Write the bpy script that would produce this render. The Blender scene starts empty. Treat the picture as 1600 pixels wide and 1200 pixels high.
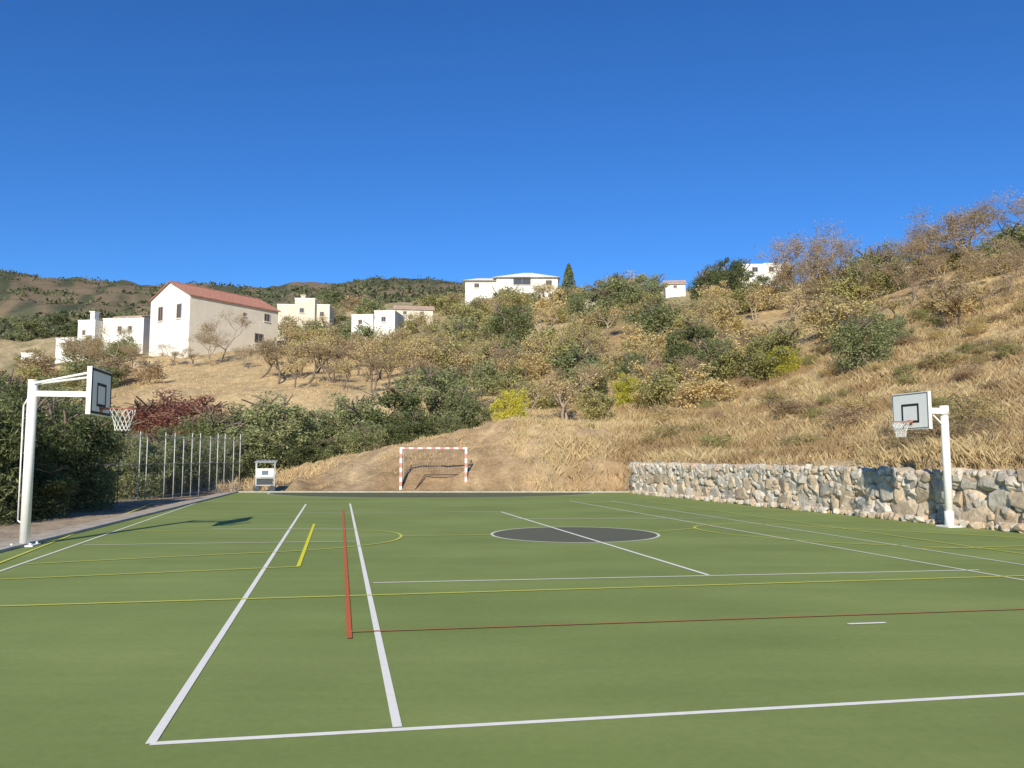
import bpy, bmesh, math, random
import numpy as np
from mathutils import Vector, noise, Matrix
random.seed(7); RN=np.random.default_rng(11)
C=bpy.context.scene.collection
R=math.radians
F=1240.0; H=1.6; T=math.atan(112/1240.0); cT,sT=math.cos(T),math.sin(T)

# ------------------------------------------------------------ place helpers
def ray(px,py):
    dx=px-800; dy=600-py
    return dx, F*cT-dy*sT, F*sT+dy*cT
def G(px,py):
    dx,yw,zw=ray(px,py); s=H/(-zw); return (dx*s,yw*s)
def W3(px,py,Y):
    dx,yw,zw=ray(px,py); return Vector((dx*Y/yw,Y,H+zw*Y/yw))
ANG=R(12.0)
def wallX(Y): return 5.1+(34.2-Y)*0.3147

# ------------------------------------------------------------ materials
MATS={}
def nt(name):
    m=bpy.data.materials.new(name); m.use_nodes=True; n=m.node_tree
    b=n.nodes['Principled BSDF']; b.inputs['Specular IOR Level'].default_value=0.25
    return m,n,b
def tex(n,scale,vec,det=6,rough=.6):
    q=n.nodes.new('ShaderNodeTexNoise'); q.inputs['Scale'].default_value=scale; q.inputs['Detail'].default_value=det; q.inputs['Roughness'].default_value=rough
    n.links.new(vec,q.inputs['Vector']); return q
def rng_node(n,src,a,b,c,d):
    q=n.nodes.new('ShaderNodeMapRange'); q.inputs['From Min'].default_value=a; q.inputs['From Max'].default_value=b; q.inputs['To Min'].default_value=c; q.inputs['To Max'].default_value=d
    n.links.new(src,q.inputs['Value']); return q.outputs[0]
def mul(n,a,b):
    q=n.nodes.new('ShaderNodeMath'); q.operation='MULTIPLY'; n.links.new(a,q.inputs[0]); n.links.new(b,q.inputs[1]); return q.outputs[0]
def vscale(n,v,s):
    q=n.nodes.new('ShaderNodeVectorMath'); q.operation='SCALE'; n.links.new(v,q.inputs[0]); n.links.new(s,q.inputs['Scale']); return q.outputs[0]
def mat(name,col,rough=.7,metal=0,var=.12,scale=4,bump=0.0,bscale=30,spec=.3):
    if name in MATS: return MATS[name]
    m,n,b=nt(name); b.inputs['Roughness'].default_value=rough; b.inputs['Metallic'].default_value=metal
    b.inputs['Specular IOR Level'].default_value=spec
    tc=n.nodes.new('ShaderNodeTexCoord'); ns=tex(n,scale,tc.outputs['Object'])
    r=n.nodes.new('ShaderNodeValToRGB'); r.color_ramp.elements[0].position=.3; r.color_ramp.elements[1].position=.7
    r.color_ramp.elements[0].color=tuple(c*(1-var) for c in col)+(1,); r.color_ramp.elements[1].color=tuple(min(1,c*(1+var)) for c in col)+(1,)
    n.links.new(ns.outputs['Fac'],r.inputs['Fac']); n.links.new(r.outputs['Color'],b.inputs['Base Color'])
    if bump:
        n2=tex(n,bscale,tc.outputs['Object'],5)
        bp=n.nodes.new('ShaderNodeBump'); bp.inputs['Strength'].default_value=bump; bp.inputs['Distance'].default_value=.05
        n.links.new(n2.outputs['Fac'],bp.inputs['Height']); n.links.new(bp.outputs['Normal'],b.inputs['Normal'])
    MATS[name]=m; return m
def leafmat(name,a,b_,trans=.35):
    m=bpy.data.materials.new(name); m.use_nodes=True; n=m.node_tree; n.nodes.remove(n.nodes['Principled BSDF'])
    b=n.nodes.new('ShaderNodeBsdfDiffuse')
    at=n.nodes.new('ShaderNodeAttribute'); at.attribute_name='shade'
    mx=n.nodes.new('ShaderNodeMixRGB'); mx.inputs[1].default_value=a+(1,); mx.inputs[2].default_value=b_+(1,)
    n.links.new(at.outputs['Fac'],mx.inputs[0])
    oi=n.nodes.new('ShaderNodeObjectInfo'); hs=n.nodes.new('ShaderNodeHueSaturation')
    n.links.new(rng_node(n,oi.outputs['Random'],0,1,.82,1.22),hs.inputs['Value'])
    n.links.new(rng_node(n,oi.outputs['Random'],0,1,.508,.494),hs.inputs['Hue'])
    n.links.new(mx.outputs[0],hs.inputs['Color']); n.links.new(hs.outputs[0],b.inputs['Color'])
    tr=n.nodes.new('ShaderNodeBsdfTranslucent'); n.links.new(hs.outputs[0],tr.inputs['Color'])
    ms=n.nodes.new('ShaderNodeMixShader'); ms.inputs[0].default_value=trans
    out=n.nodes['Material Output']; n.links.new(b.outputs[0],ms.inputs[1]); n.links.new(tr.outputs[0],ms.inputs[2]); n.links.new(ms.outputs[0],out.inputs['Surface'])
    MATS[name]=m; return m
L_OL=leafmat('olive_leaf',(.175,.20,.085),(.43,.44,.21))
L_DK=leafmat('dark_leaf',(.10,.125,.05),(.29,.31,.135))
L_GO=leafmat('golden_leaf',(.43,.33,.14),(.76,.62,.30))
L_BR=leafmat('brown_leaf',(.33,.235,.125),(.60,.46,.27))
L_YG=leafmat('yellow_leaf',(.40,.39,.05),(.80,.72,.12))
L_RD=leafmat('red_leaf',(.21,.085,.065),(.40,.22,.15))
L_MX=leafmat('mixed_leaf',(.29,.27,.10),(.58,.53,.23))
M_BARK=mat('bark',(.20,.15,.11),.9,var=.3,scale=12)
M_TWIG=mat('pale_twig',(.38,.29,.20),.9,var=.3,scale=6)

# ------------------------------------------------------------ object helpers
def link(name,me,parent=None,mats=()):
    for m in mats: me.materials.append(m)
    o=bpy.data.objects.new(name,me); C.objects.link(o)
    if parent is not None: o.parent=parent
    return o
def empty(name,loc,rz=0,label=None,cat=None,group=None):
    o=bpy.data.objects.new(name,None); C.objects.link(o); o.location=loc; o.rotation_euler=(0,0,rz)
    tag(o,label,cat,group); o.empty_display_size=.2
    return o
def tag(o,label=None,cat=None,group=None,kind=None):
    if label: o['label']=label
    if cat: o['category']=cat
    if group: o['group']=group
    if kind: o['kind']=kind
    return o
def pymesh(name,v,f,smooth=False):
    me=bpy.data.meshes.new(name); me.from_pydata(v,[],f); me.update()
    if smooth: me.polygons.foreach_set('use_smooth',[True]*len(me.polygons))
    return me
class MB:
    def __init__(s): s.v=[]; s.f=[]; s.m=[]
    def add(s,v,f,mi=0):
        o=len(s.v); s.v+= [tuple(p) for p in v]; s.f+=[tuple(i+o for i in q) for q in f]; s.m+=[mi]*len(f)
    def box(s,x0,x1,y0,y1,z0,z1,mi=0):
        v=[(x0,y0,z0),(x1,y0,z0),(x1,y1,z0),(x0,y1,z0),(x0,y0,z1),(x1,y0,z1),(x1,y1,z1),(x0,y1,z1)]
        s.add(v,[(0,3,2,1),(4,5,6,7),(0,1,5,4),(1,2,6,5),(2,3,7,6),(3,0,4,7)],mi)
    def tube(s,p0,p1,r0,r1=None,n=8,mi=0,caps=True):
        p0=Vector(p0); p1=Vector(p1); r1=r0 if r1 is None else r1
        d=(p1-p0); 
        if d.length<1e-6: return
        d.normalize(); a=d.orthogonal().normalized(); b=d.cross(a)
        v=[]
        for p,r in ((p0,r0),(p1,r1)):
            for k in range(n):
                t=2*math.pi*k/n; v.append(p+a*(r*math.cos(t))+b*(r*math.sin(t)))
        f=[(k,(k+1)%n,n+(k+1)%n,n+k) for k in range(n)]
        if caps: f+=[tuple(range(n-1,-1,-1)),tuple(range(n,2*n))]
        s.add(v,f,mi)
    def bar(s,p0,p1,w,h,mi=0):
        p0=Vector(p0); p1=Vector(p1); d=(p1-p0).normalized()
        up=Vector((0,0,1)) if abs(d.z)<.9 else Vector((1,0,0))
        a=d.cross(up).normalized()*(w/2); b=a.cross(d).normalized()*(h/2)
        v=[p+q for p in (p0,p1) for q in (-a-b,a-b,a+b,-a+b)]
        s.add(v,[(0,1,2,3),(7,6,5,4),(0,4,5,1),(1,5,6,2),(2,6,7,3),(3,7,4,0)],mi)
    def build(s,name,mats,parent=None,smooth=False):
        if not isinstance(mats,(list,tuple)): mats=[mats]
        me=pymesh(name,s.v,s.f,smooth)
        for m in mats: me.materials.append(m)
        me.polygons.foreach_set('material_index',s.m)
        bm=bmesh.new(); bm.from_mesh(me); bmesh.ops.recalc_face_normals(bm,faces=bm.faces); bm.to_mesh(me); bm.free()
        o=bpy.data.objects.new(name,me); C.objects.link(o)
        if parent is not None: o.parent=parent
        return o

# ------------------------------------------------------------ terrain
cols=np.array([-900,-300,0,200,400,600,800,1000,1200,1400,1600,2000,3300],float)
rows=[
(5,  [0,0,0,0,0,0,0,1.3,1.3,1.3,1.3,1.35,1.6]),
(17, [0,0,0,0,0,0,0,1.3,1.3,1.3,1.3,2.8,5]),
(24, [0,0,0,0,0,0,0,1.3,1.3,1.5,2.3,5,9]),
(30, [0,0,0,0,0,0,0,1.3,1.4,2.8,3.7,7.5,13]),
(36, [0,0,0,0,0,0,.5,1.3,2.4,4.1,5.4,10,17]),
(39, [0,0,0,0,.1,1.0,2.1,1.9,3,5,6.5,11.5,19]),
(43, [0,0,0,0,.4,1.9,3.6,2.7,4,6.2,8,13.5,21]),
(50, [0,0,.3,.5,.8,1.9,3.2,3.6,5.3,8.3,10.8,16,24]),
(60, [1,1,1.5,2,2.5,4,4.8,5.8,7.5,11.8,15,21,29]),
(70, [4,4,5,6.8,7,7,7,8.5,10.9,16.2,19.5,26,34]),
(90, [8,8,9,11,11.5,10.8,11.5,14,18,22.8,26,32,40]),
(100,[10,10,11,14,14.5,13.5,15,17.8,21.8,25.8,29,35,43]),
(120,[14,14,15.3,17.5,18.5,19,21.5,24,27,30,33,38,45]),
(160,[24,24,24,25.7,27.4,31,34.8,34.8,35.4,35,36,40,46]),
(250,[46,45,43,44,47,51,51,50,50,50,50,50,55]),
(450,[105,100,97,94,92,99,95,90,85,80,80,80,80]),
(650,[165,160,155,143.6,139,148,142,130,120,110,110,110,110]),
(1000,[170,165,160,150,145,150,145,135,120,110,110,110,110])]
RY=np.array([r[0] for r in rows],float); RZ=np.array([r[1] for r in rows],float)
CX=np.arange(-900,3301,10.0)
YY=np.concatenate([np.arange(5,36,.5),np.arange(36,60,.4),np.arange(60,160,1.0),160*np.power(1000/160,np.linspace(0,1,70))])
Zc=np.array([np.interp(CX,cols,r) for r in RZ])
Z=np.zeros((len(YY),len(CX)))
for j in range(len(CX)): Z[:,j]=np.interp(YY,RY,Zc[:,j])
for _ in range(6): Z[:,1:-1]=(Z[:,:-2]+2*Z[:,1:-1]+Z[:,2:])/4
for _ in range(3): Z[1:-1]=(Z[:-2]+2*Z[1:-1]+Z[2:])/4
XX=(CX[None,:]-800)/F*YY[:,None]; YG=np.repeat(YY[:,None],len(CX),1)
def sst(a,b,x): 
    t=np.clip((x-a)/(b-a),0,1); return t*t*(3-2*t)
sw=(XX-(5.1+(34.2-YG)*.3147))*.954
mask=np.maximum(sst(35.9,37.0,YG),sst(.25,.9,sw))
NZ=np.zeros_like(Z); NC=np.zeros_like(Z)
for i,y in enumerate(YY):
    amp=.09 if y<36 else (.30 if y<60 else (.40 if y<120 else (1.0 if y<250 else 5.5)))
    sc=1.2 if y<60 else (4 if y<120 else (9 if y<250 else 45))
    for j in range(len(CX)):
        NZ[i,j]=noise.fractal(Vector((XX[i,j]/sc,y/sc,3.1)),.7,2.1,4)*amp
        NC[i,j]=noise.fractal(Vector((XX[i,j]/(1.8+y*.035),y/(3+y*.06),9.7)),.8,2.1,4)
Z=-.04+mask*(Z+.04+NZ)
def tz(X,Y):
    c=800+F*X/max(Y,1); i=np.interp(Y,YY,np.arange(len(YY))); j=np.clip((c+900)/10,0,len(CX)-1.001)
    i0=int(min(i,len(YY)-2)); j0=int(j); a=i-i0; b=j-j0
    return float((Z[i0,j0]*(1-a)+Z[i0+1,j0]*a)*(1-b)+(Z[i0,j0+1]*(1-a)+Z[i0+1,j0+1]*a)*b)
V=np.stack([XX,YG,Z],-1).reshape(-1,3)
nr,nc=Z.shape
idx=np.arange(nr*nc).reshape(nr,nc)
Fq=np.stack([idx[:-1,:-1],idx[:-1,1:],idx[1:,1:],idx[1:,:-1]],-1).reshape(-1,4)
me=pymesh('hillside',V.tolist(),Fq.tolist(),True)
def lerp(a,b,t): return a*(1-t)+b*t
col=np.zeros((nr,nc,4)); col[...,3]=1
cgrid=np.repeat(CX[None,:],nr,0)
def c3(*a): return np.array(a)
n1=np.clip(NC*1.0+.5,0,1)[...,None]
straw=c3(.64,.47,.24); brown=c3(.44,.30,.155); scrub=c3(.26,.235,.11)
base=lerp(straw,brown,n1)
field=lerp(c3(.66,.48,.25),c3(.52,.38,.20),n1)
fm=(sst(120,300,cgrid)*(1-sst(780,900,cgrid))*sst(50,58,YG)*(1-sst(96,110,YG)))[...,None]
base=lerp(base,field,fm)
bm_=(sst(420,500,cgrid)*(1-sst(930,1040,cgrid))*(1-sst(45,49,YG)))[...,None]
base=lerp(base,lerp(c3(.40,.265,.14),c3(.58,.42,.235),np.clip(n1*1.6-.3,0,1)),bm_)
nm=((1-sst(38,44,YG))*(1-sst(400,460,cgrid)))[...,None]
base=lerp(base,lerp(c3(.40,.28,.175),c3(.52,.40,.27),n1),nm)
hm=(sst(95,120,YG))[...,None]
base=lerp(base,lerp(c3(.50,.38,.21),scrub,np.clip(n1*1.4-.2,0,1)),hm)
fm2=(sst(180,300,YG))[...,None]
base=lerp(base,lerp(c3(.24,.18,.11),c3(.10,.105,.06),np.clip((n1-.34)*3,0,1)),fm2)
col[...,:3]=base
ca=me.color_attributes.new('Col','FLOAT_COLOR','POINT'); ca.data.foreach_set('color',col.reshape(-1))
m,n,b=nt('hill_ground'); b.inputs['Roughness'].default_value=.95; b.inputs['Specular IOR Level'].default_value=.05
at=n.nodes.new('ShaderNodeAttribute'); at.attribute_name='Col'
tc=n.nodes.new('ShaderNodeTexCoord'); OB=tc.outputs['Object']
a1=tex(n,1.4,OB,8,.7); a2=tex(n,.12,OB,6,.65); a4=tex(n,9,OB,5,.7)
fac=mul(n,mul(n,rng_node(n,a1.outputs['Fac'],.3,.7,.62,1.27),rng_node(n,a2.outputs['Fac'],.3,.7,.8,1.15)),rng_node(n,a4.outputs['Fac'],.3,.7,.74,1.2))
n.links.new(vscale(n,at.outputs['Color'],fac),b.inputs['Base Color'])
bp=n.nodes.new('ShaderNodeBump'); bp.inputs['Strength'].default_value=.9; bp.inputs['Distance'].default_value=.14
n.links.new(a1.outputs['Fac'],bp.inputs['Height']); n.links.new(bp.outputs['Normal'],b.inputs['Normal'])
tag(link('hillside',me,None,[m]),'dry grassy hillside rising behind the court','hillside',kind='structure')
g=MB(); g.add([(-1500,-1500,-.09),(1500,-1500,-.09),(1500,1500,-.09),(-1500,1500,-.09)],[(0,1,2,3)])
tag(g.build('ground',mat('dirt_ground',(.40,.31,.21),.95,var=.3,scale=.6)),'bare dry ground around the court','ground',kind='structure')

# ------------------------------------------------------------ court
mc,n,b=nt('green_court'); b.inputs['Roughness'].default_value=.8; b.inputs['Specular IOR Level'].default_value=.10
tc=n.nodes.new('ShaderNodeTexCoord'); mp=n.nodes.new('ShaderNodeMapping'); mp.inputs['Rotation'].default_value=(0,0,-ANG); mp.inputs['Scale'].default_value=(.22,1.1,1)
n.links.new(tc.outputs['Object'],mp.inputs['Vector']); OB=tc.outputs['Object']
s1=tex(n,.8,mp.outputs[0]); s2=tex(n,160,OB,3); s3=tex(n,.35,OB,4); s4=tex(n,1.7,OB,8,.75); s5=tex(n,14,OB,5,.7)
r=n.nodes.new('ShaderNodeValToRGB'); r.color_ramp.elements[0].position=.3; r.color_ramp.elements[1].position=.7
r.color_ramp.elements[0].color=(.225,.275,.075,1); r.color_ramp.elements[1].color=(.290,.335,.103,1)
n.links.new(s1.outputs['Fac'],r.inputs['Fac'])
fac=mul(n,mul(n,rng_node(n,s2.outputs['Fac'],.25,.75,.88,1.12),rng_node(n,s3.outputs['Fac'],.3,.7,.89,1.08)),mul(n,rng_node(n,s4.outputs['Fac'],.65,.73,1,.80),rng_node(n,s5.outputs['Fac'],.3,.7,.93,1.06)))
n.links.new(vscale(n,r.outputs[0],fac),b.inputs['Base Color'])
bp=n.nodes.new('ShaderNodeBump'); bp.inputs['Strength'].default_value=.25; bp.inputs['Distance'].default_value=.003; n.links.new(s2.outputs['Fac'],bp.inputs['Height']); n.links.new(bp.outputs['Normal'],b.inputs['Normal'])
e0=Vector((*G(0,864),0)); e1=Vector((*G(372,769.5),0)); e2=Vector((*G(985,769.5),0))
ed=(e1-e0).normalized()
eN=e0-ed*((e0.y+9)/ed.y)
poly=[eN,e1,e2,Vector((wallX(e2.y)+.3,e2.y,0)),Vector((wallX(-9)+.3,-9,0))]
cm=MB(); cm.add([p for p in poly][::-1],[(0,1,2,3,4)])
court=cm.build('court',mc); tag(court,'green painted multi-sport court surface','court',kind='structure')
def paint(name,col,rough=.6): return mat(name,col,rough,var=.05,scale=14,spec=.1)
P_W=paint('white_paint',(.97,.90,.76)); P_Y=paint('yellow_paint',(.86,.78,.04)); P_YD=paint('pale_yellow_paint',(.68,.66,.12)); P_R=paint('red_paint',(.62,.15,.05)); P_G=paint('grey_paint',(.15,.145,.088)); P_WD=paint('worn_white_paint',(.78,.75,.56)); P_RD=paint('worn_red_paint',(.50,.22,.08)); P_G2=paint('dark_green_paint',(.14,.15,.07))
def ribbon(mb,pts,w,z,closed=False):
    pts=[Vector((p[0],p[1],z)) for p in pts]; L=[];n_=len(pts)
    for i,p in enumerate(pts):
        a=pts[i-1] if (i>0 or closed) else p; c=pts[(i+1)%n_] if (i<n_-1 or closed) else p
        t=(c-a).normalized(); nn=Vector((-t.y,t.x,0))*(w/2); L.append((p-nn,p+nn))
    v=[q for l in L for q in l]; f=[]
    for i in range(n_ if closed else n_-1):
        k=(i+1)%n_; f.append((2*i,2*k,2*k+1,2*i+1))
    mb.add(v,f)
def smooth(pts,k=8):
    out=[]
    P=[pts[0]]+list(pts)+[pts[-1]]
    for i in range(1,len(P)-2):
        for s in range(k):
            t=s/k; a,b_,c,d=[np.array(q) for q in P[i-1:i+3]]
            out.append(tuple(.5*((2*b_)+(-a+c)*t+(2*a-5*b_+4*c-d)*t*t+(-a+3*b_-3*c+d)*t**3)))
    out.append(tuple(pts[-1])); return out
def ext(p,q,k): return (p[0]+(q[0]-p[0])*k,p[1]+(q[1]-p[1])*k)
zc=[.0045]
def line(name,mtl,segs,w):
    mb=MB()
    for s in segs: ribbon(mb,s,w,zc[0]); zc[0]+=.0003
    return mb.build(name,mtl,court)
cc=G(898,834.5); circ=[(cc[0]+1.70*math.cos(t),cc[1]+1.62*math.sin(t)) for t in np.linspace(0,2*math.pi,72,endpoint=False)]
mb=MB(); mb.add([(x,y,.0025) for x,y in circ],[tuple(range(72))]); mb.build('centre_circle_fill',P_G,court)
gc=G(675,769.6); ga=7.0; gb=4.2
arc=[(gc[0]+ga*math.cos(t),gc[1]-.12-gb*math.sin(t)) for t in np.linspace(0,math.pi,48)]
mb=MB(); mb.add([(x,y,.0025) for x,y in arc][::-1],[tuple(range(48))]); mb.build('goal_area_fill',P_G2,court)
mb=MB(); ribbon(mb,circ,.06,.0036,True); mb.build('centre_circle_line',P_WD,court)
mb=MB(); ribbon(mb,arc,.07,.0036); mb.build('goal_area_line',P_WD,court)
A=G(235,1163); 
line('baseline_marking',P_W,[[A,ext(A,G(1600,1085),2.0)]],.053)
line('doubles_sideline_marking',P_W,[[A,G(478,788)]],.056)
line('singles_sideline_marking',P_W,[[G(621,1137),G(547,787)]],.056)
line('service_line_marking',P_WD,[[G(583,911),G(1530,891)]],.055)
line('centre_line_marking',P_W,[[G(1107,899),G(783,800)]],.06)
line('sideline_marking',P_WD,[[ext(G(890,783),G(1600,907),1.7),G(890,783)]],.06)
line('sideline_marking',P_WD,[[ext(G(955,783),G(1600,883),1.6),G(955,783)]],.055)
line('sideline_marking',P_WD,[[ext(G(330,778),G(0,893),1.6),G(330,778)]],.06)
for sg in ([G(472,801),G(783,800)],[G(300,784),G(960,784)],[G(130,852),G(560,846)],[G(330,827),G(560,826)],[G(800,811),G(1120,810)]): line('cross_marking',P_WD,[sg],.055)
line('dash_marking',P_W,[[G(1325,976),G(1384,974)]],.05)
line('yellow_line_marking',P_YD,[[ext(G(1545,902),G(0,948),1.5),ext(G(0,948),G(1545,902),1.3)]],.055)
line('yellow_line_marking',P_YD,[[ext(G(465,886),G(0,906),1.4),G(465,886)]],.055)
line('yellow_line_marking',P_Y,[[G(466,886),G(491,819)]],.055)
line('yellow_line_marking',P_YD,[[ext(G(240,786),G(0,880),1.5),G(240,786)]],.055)
line('yellow_arc_marking',P_YD,[smooth([G(40,882),G(300,869),G(470,861),G(565,853),G(612,846),G(627,838),G(612,832),G(565,829),G(450,828),G(210,830)])],.055)
line('yellow_arc_marking',P_YD,[smooth([G(1640,861),G(1330,850),G(1190,840),G(1120,833),G(1085,825),G(1110,820.5),G(1190,820),G(1400,830),G(1640,843)])],.055)
for sg in ([G(627,838),G(769,836)],[G(1028,831),G(1085,826)],[G(1010,783),G(1640,872)],[G(1440,858),G(1640,853)]): line('halfway_marking',P_YD,[sg],.05)
line('red_line_marking',P_R,[[G(536,796),G(546,999)]],.046)
line('red_line_marking',P_RD,[[G(546,989),ext(G(546,989),G(1600,953),1.4)]],.034)
conc=mat('pale_concrete',(.48,.44,.37),.9,var=.2,scale=5,bump=.3)
kb=MB(); ln=Vector((-ed.y,ed.x,0))
def strip(mb,a,b_,off0,off1,z0,z1,nrm):
    v=[a+nrm*off0,b_+nrm*off0,b_+nrm*off1,a+nrm*off1]; v=[Vector((p.x,p.y,z)) for z in (z0,z1) for p in v]
    mb.add(v,[(0,3,2,1),(4,5,6,7),(0,1,5,4),(1,2,6,5),(2,3,7,6),(3,0,4,7)])
strip(kb,eN,e1,.0,.14,-.2,.05,ln); strip(kb,e1+Vector((-.1,0,0)),e2,.0,.14,-.2,.05,Vector((0,1,0)))
tag(kb.build('kerb',conc),'thin pale concrete kerb edging the court','kerb',kind='structure')
pb=MB(); strip(pb,eN,e1,.145,.70,-.2,.012,ln)
tag(pb.build('path',mat('path_concrete',(.50,.41,.30),.95,var=.25,scale=3,bump=.3)),'narrow dusty path beside the left court edge','path',kind='structure')

# ------------------------------------------------------------ stone wall
def rock(mb,c,sx,sy,sz,rz,shade,k=.62):
    bm=bmesh.new(); n_=random.randint(26,38)
    for _ in range(n_):
        v=Vector((random.gauss(0,1),random.gauss(0,1),random.gauss(0,1))).normalized()
        v=Vector([math.copysign(abs(q)**k,q) for q in v])*random.uniform(.92,1.05)
        bm.verts.new((v.x*sx,v.y*sy,v.z*sz))
    bmesh.ops.convex_hull(bm,input=bm.verts)
    vs=[v for v in bm.verts if v.link_faces]
    ix={v:i for i,v in enumerate(vs)}
    rt=Matrix.Rotation(rz,3,'Z')@Matrix.Rotation(random.uniform(-.4,.4),3,'Y')
    o=len(mb.v); 
    mb.v+=[tuple(c+rt@v.co) for v in vs]; fs=[tuple(ix[v]+o for v in f.verts) for f in bm.faces]
    mb.f+=fs; mb.m+=[0]*len(fs); mb.cols+=[shade]*len(vs); bm.free()
wb=MB(); wb.cols=[]
wdir=Vector((-.3147,1,0)).normalized(); wback=Vector((wdir.y,-wdir.x,0)); W0=Vector((wallX(7),7,0)); WL=(Vector((wallX(34.3),34.3,0))-W0).length
wrz=math.atan2(wdir.y,wdir.x)
def stonecol(z):
    k=random.random()
    if k<(.36 if z<.5 else .22): base=(.64,.50,.345)
    elif k<(.44 if z<.5 else .28): base=(.56,.42,.28)
    elif k<.86: base=(.65,.575,.46)
    else: base=(.50,.44,.36)
    s=random.uniform(.84,1.14); return tuple(q*s for q in base)+(1,)
for z0,hh,wmin,wmax in ((.0,.56,.45,1.05),(.45,.44,.32,.8),(.78,.36,.25,.6),(1.0,.26,.2,.45)):
    s=random.uniform(0,.2)
    while s<WL:
        w=random.uniform(wmin,wmax)*random.choice((.7,1,1)); h=hh*random.uniform(.85,1.15)
        c=W0+wdir*(s+w/2)+wback*random.uniform(.34,.42)+Vector((0,0,z0+hh/2+random.uniform(-.06,.05)))
        rock(wb,c,w*.60,.33,h*.60,wrz+random.uniform(-.13,.13),stonecol(z0),.56); s+=w*.93
for _ in range(1500):
    s=random.uniform(0,WL); r_=random.uniform(.05,.14)
    z=random.choice([random.uniform(.0,.1),random.uniform(.1,1.2),random.uniform(.1,1.2),random.uniform(1.1,1.25)])
    c=W0+wdir*s+wback*(random.uniform(.14,.26) if z>.1 else random.uniform(-.02,.12))+Vector((0,0,z))
    rock(wb,c,r_,r_,r_*.8,random.uniform(0,3),stonecol(z))
me=pymesh('stone_retaining_wall',wb.v,wb.f)
ca=me.color_attributes.new('Col','FLOAT_COLOR','POINT'); ca.data.foreach_set('color',np.array(wb.cols,float).reshape(-1))
m,n,b=nt('rough_stone'); b.inputs['Roughness'].default_value=.9; b.inputs['Specular IOR Level'].default_value=.08
at=n.nodes.new('ShaderNodeAttribute'); at.attribute_name='Col'; tc=n.nodes.new('ShaderNodeTexCoord')
x1=tex(n,6,tc.outputs['Object'],10,.72); n.links.new(vscale(n,at.outputs['Color'],rng_node(n,x1.outputs['Fac'],.3,.7,.58,1.22)),b.inputs['Base Color'])
bp=n.nodes.new('ShaderNodeBump'); bp.inputs['Strength'].default_value=.9; bp.inputs['Distance'].default_value=.05; n.links.new(x1.outputs['Fac'],bp.inputs['Height']); n.links.new(bp.outputs['Normal'],b.inputs['Normal'])
wall=empty('stone_retaining_wall',W0,0,'low retaining wall of rough grey and tan boulders along the right court edge','wall')
o=link('stone_facing',me,wall,[m]); o.location=-W0
cb=MB(); a=W0; e=W0+wdir*WL
strip(cb,a,e,.30,.95,-.2,1.12,wback)
o=cb.build('wall_core',mat('wall_mortar',(.48,.41,.32),.95,var=.3,scale=6,bump=.5),wall); o.location=-W0

# ------------------------------------------------------------ basketball hoops
WM=mat('white_painted_steel',(.90,.86,.78),.4,var=.04,scale=6,spec=.3)
BW=mat('backboard_white',(.97,.93,.84),.5,var=.03,scale=4,spec=.2)
BK=mat('black_mark',(.03,.03,.035),.6)
OR=mat('orange_rim',(.52,.20,.12),.5)
NETM=mat('white_cord',(.75,.72,.66),.9)
RBM=mat('grey_board_edge',(.16,.15,.14),.6)
GAL=mat('galvanised_steel',(.50,.52,.53),.5,metal=.3,var=.15,scale=12)
def frame_marks(mb,x,yc,zc_,w,h,t,th=.004):
    mb.box(x,x+th,yc-w/2,yc+w/2,zc_+h/2-t,zc_+h/2); mb.box(x,x+th,yc-w/2,yc+w/2,zc_-h/2,zc_-h/2+t)
    mb.box(x,x+th,yc-w/2,yc-w/2+t,zc_-h/2+t,zc_+h/2-t); mb.box(x,x+th,yc+w/2-t,yc+w/2,zc_-h/2+t,zc_+h/2-t)
def hoop(root,off,yc,zb0,zb1,bw,rimz,left):
    bh=zb1-zb0; zm=(zb0+zb1)/2; rr=.225 if left else .19
    b=MB(); b.box(off,off+.03,yc-bw/2,yc+bw/2,zb0,zb1); bb=b.build('backboard',BW,root)
    b=MB(); frame_marks(b,off+.032,yc,zm,bw-.04,bh-.04,.045 if left else .018); b.build('border_line',BK if left else RBM,bb)
    b=MB(); frame_marks(b,off+.032,yc,zb0+bh*.44,.56,.43,.05); b.build('target_square',BK,bb)
    b=MB(); x=off-.03
    for yy in (yc-bw/2+.03,yc+bw/2-.03): b.bar((x,yy,zb0),(x,yy,zb1),.04,.04)
    for zz in (zb0+.02,zm,zb1-.02): b.bar((x-.002,yc-bw/2+.03,zz),(x-.002,yc+bw/2-.03,zz),.036,.036)
    b.build('board_frame',WM,root)
    rc=Vector((off+.03+(.15 if left else .08)+rr,yc,rimz)); n_=28; b=MB()
    P=[rc+Vector((rr*math.cos(2*math.pi*k/n_),rr*math.sin(2*math.pi*k/n_),0)) for k in range(n_)]
    for k in range(n_): b.tube(P[k],P[(k+1)%n_],.010,n=6)
    b.bar((off+.03,yc-.08,rimz),(off+.2,yc-.08,rimz),.02,.03); b.bar((off+.03,yc+.08,rimz),(off+.2,yc+.08,rimz),.02,.03)
    b.box(off+.0375,off+.047,yc-.07,yc+.07,rimz-.06,rimz+.04)
    b.build('rim',OR,root,True)
    b=MB(); s_=rr/.225; lv=[(0,.225),(-.09,.20),(-.18,.165),(-.27,.135),(-.36,.125),(-.40,.13)]; m_=12
    def pt(l,k): 
        z,r_=lv[l]; t=2*math.pi*(k+.5*(l%2))/m_; return rc+Vector((r_*s_*math.cos(t),r_*s_*math.sin(t),z*s_))
    for l in range(len(lv)-1):
        for k in range(m_):
            b.tube(pt(l,k),pt(l+1,k),.0055,n=4,caps=False); b.tube(pt(l,k),pt(l+1,k-1 if l%2==0 else k+1),.0055,n=4,caps=False)
    b.build('net',NETM,root)
bx,by=G(38,853)
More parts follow.
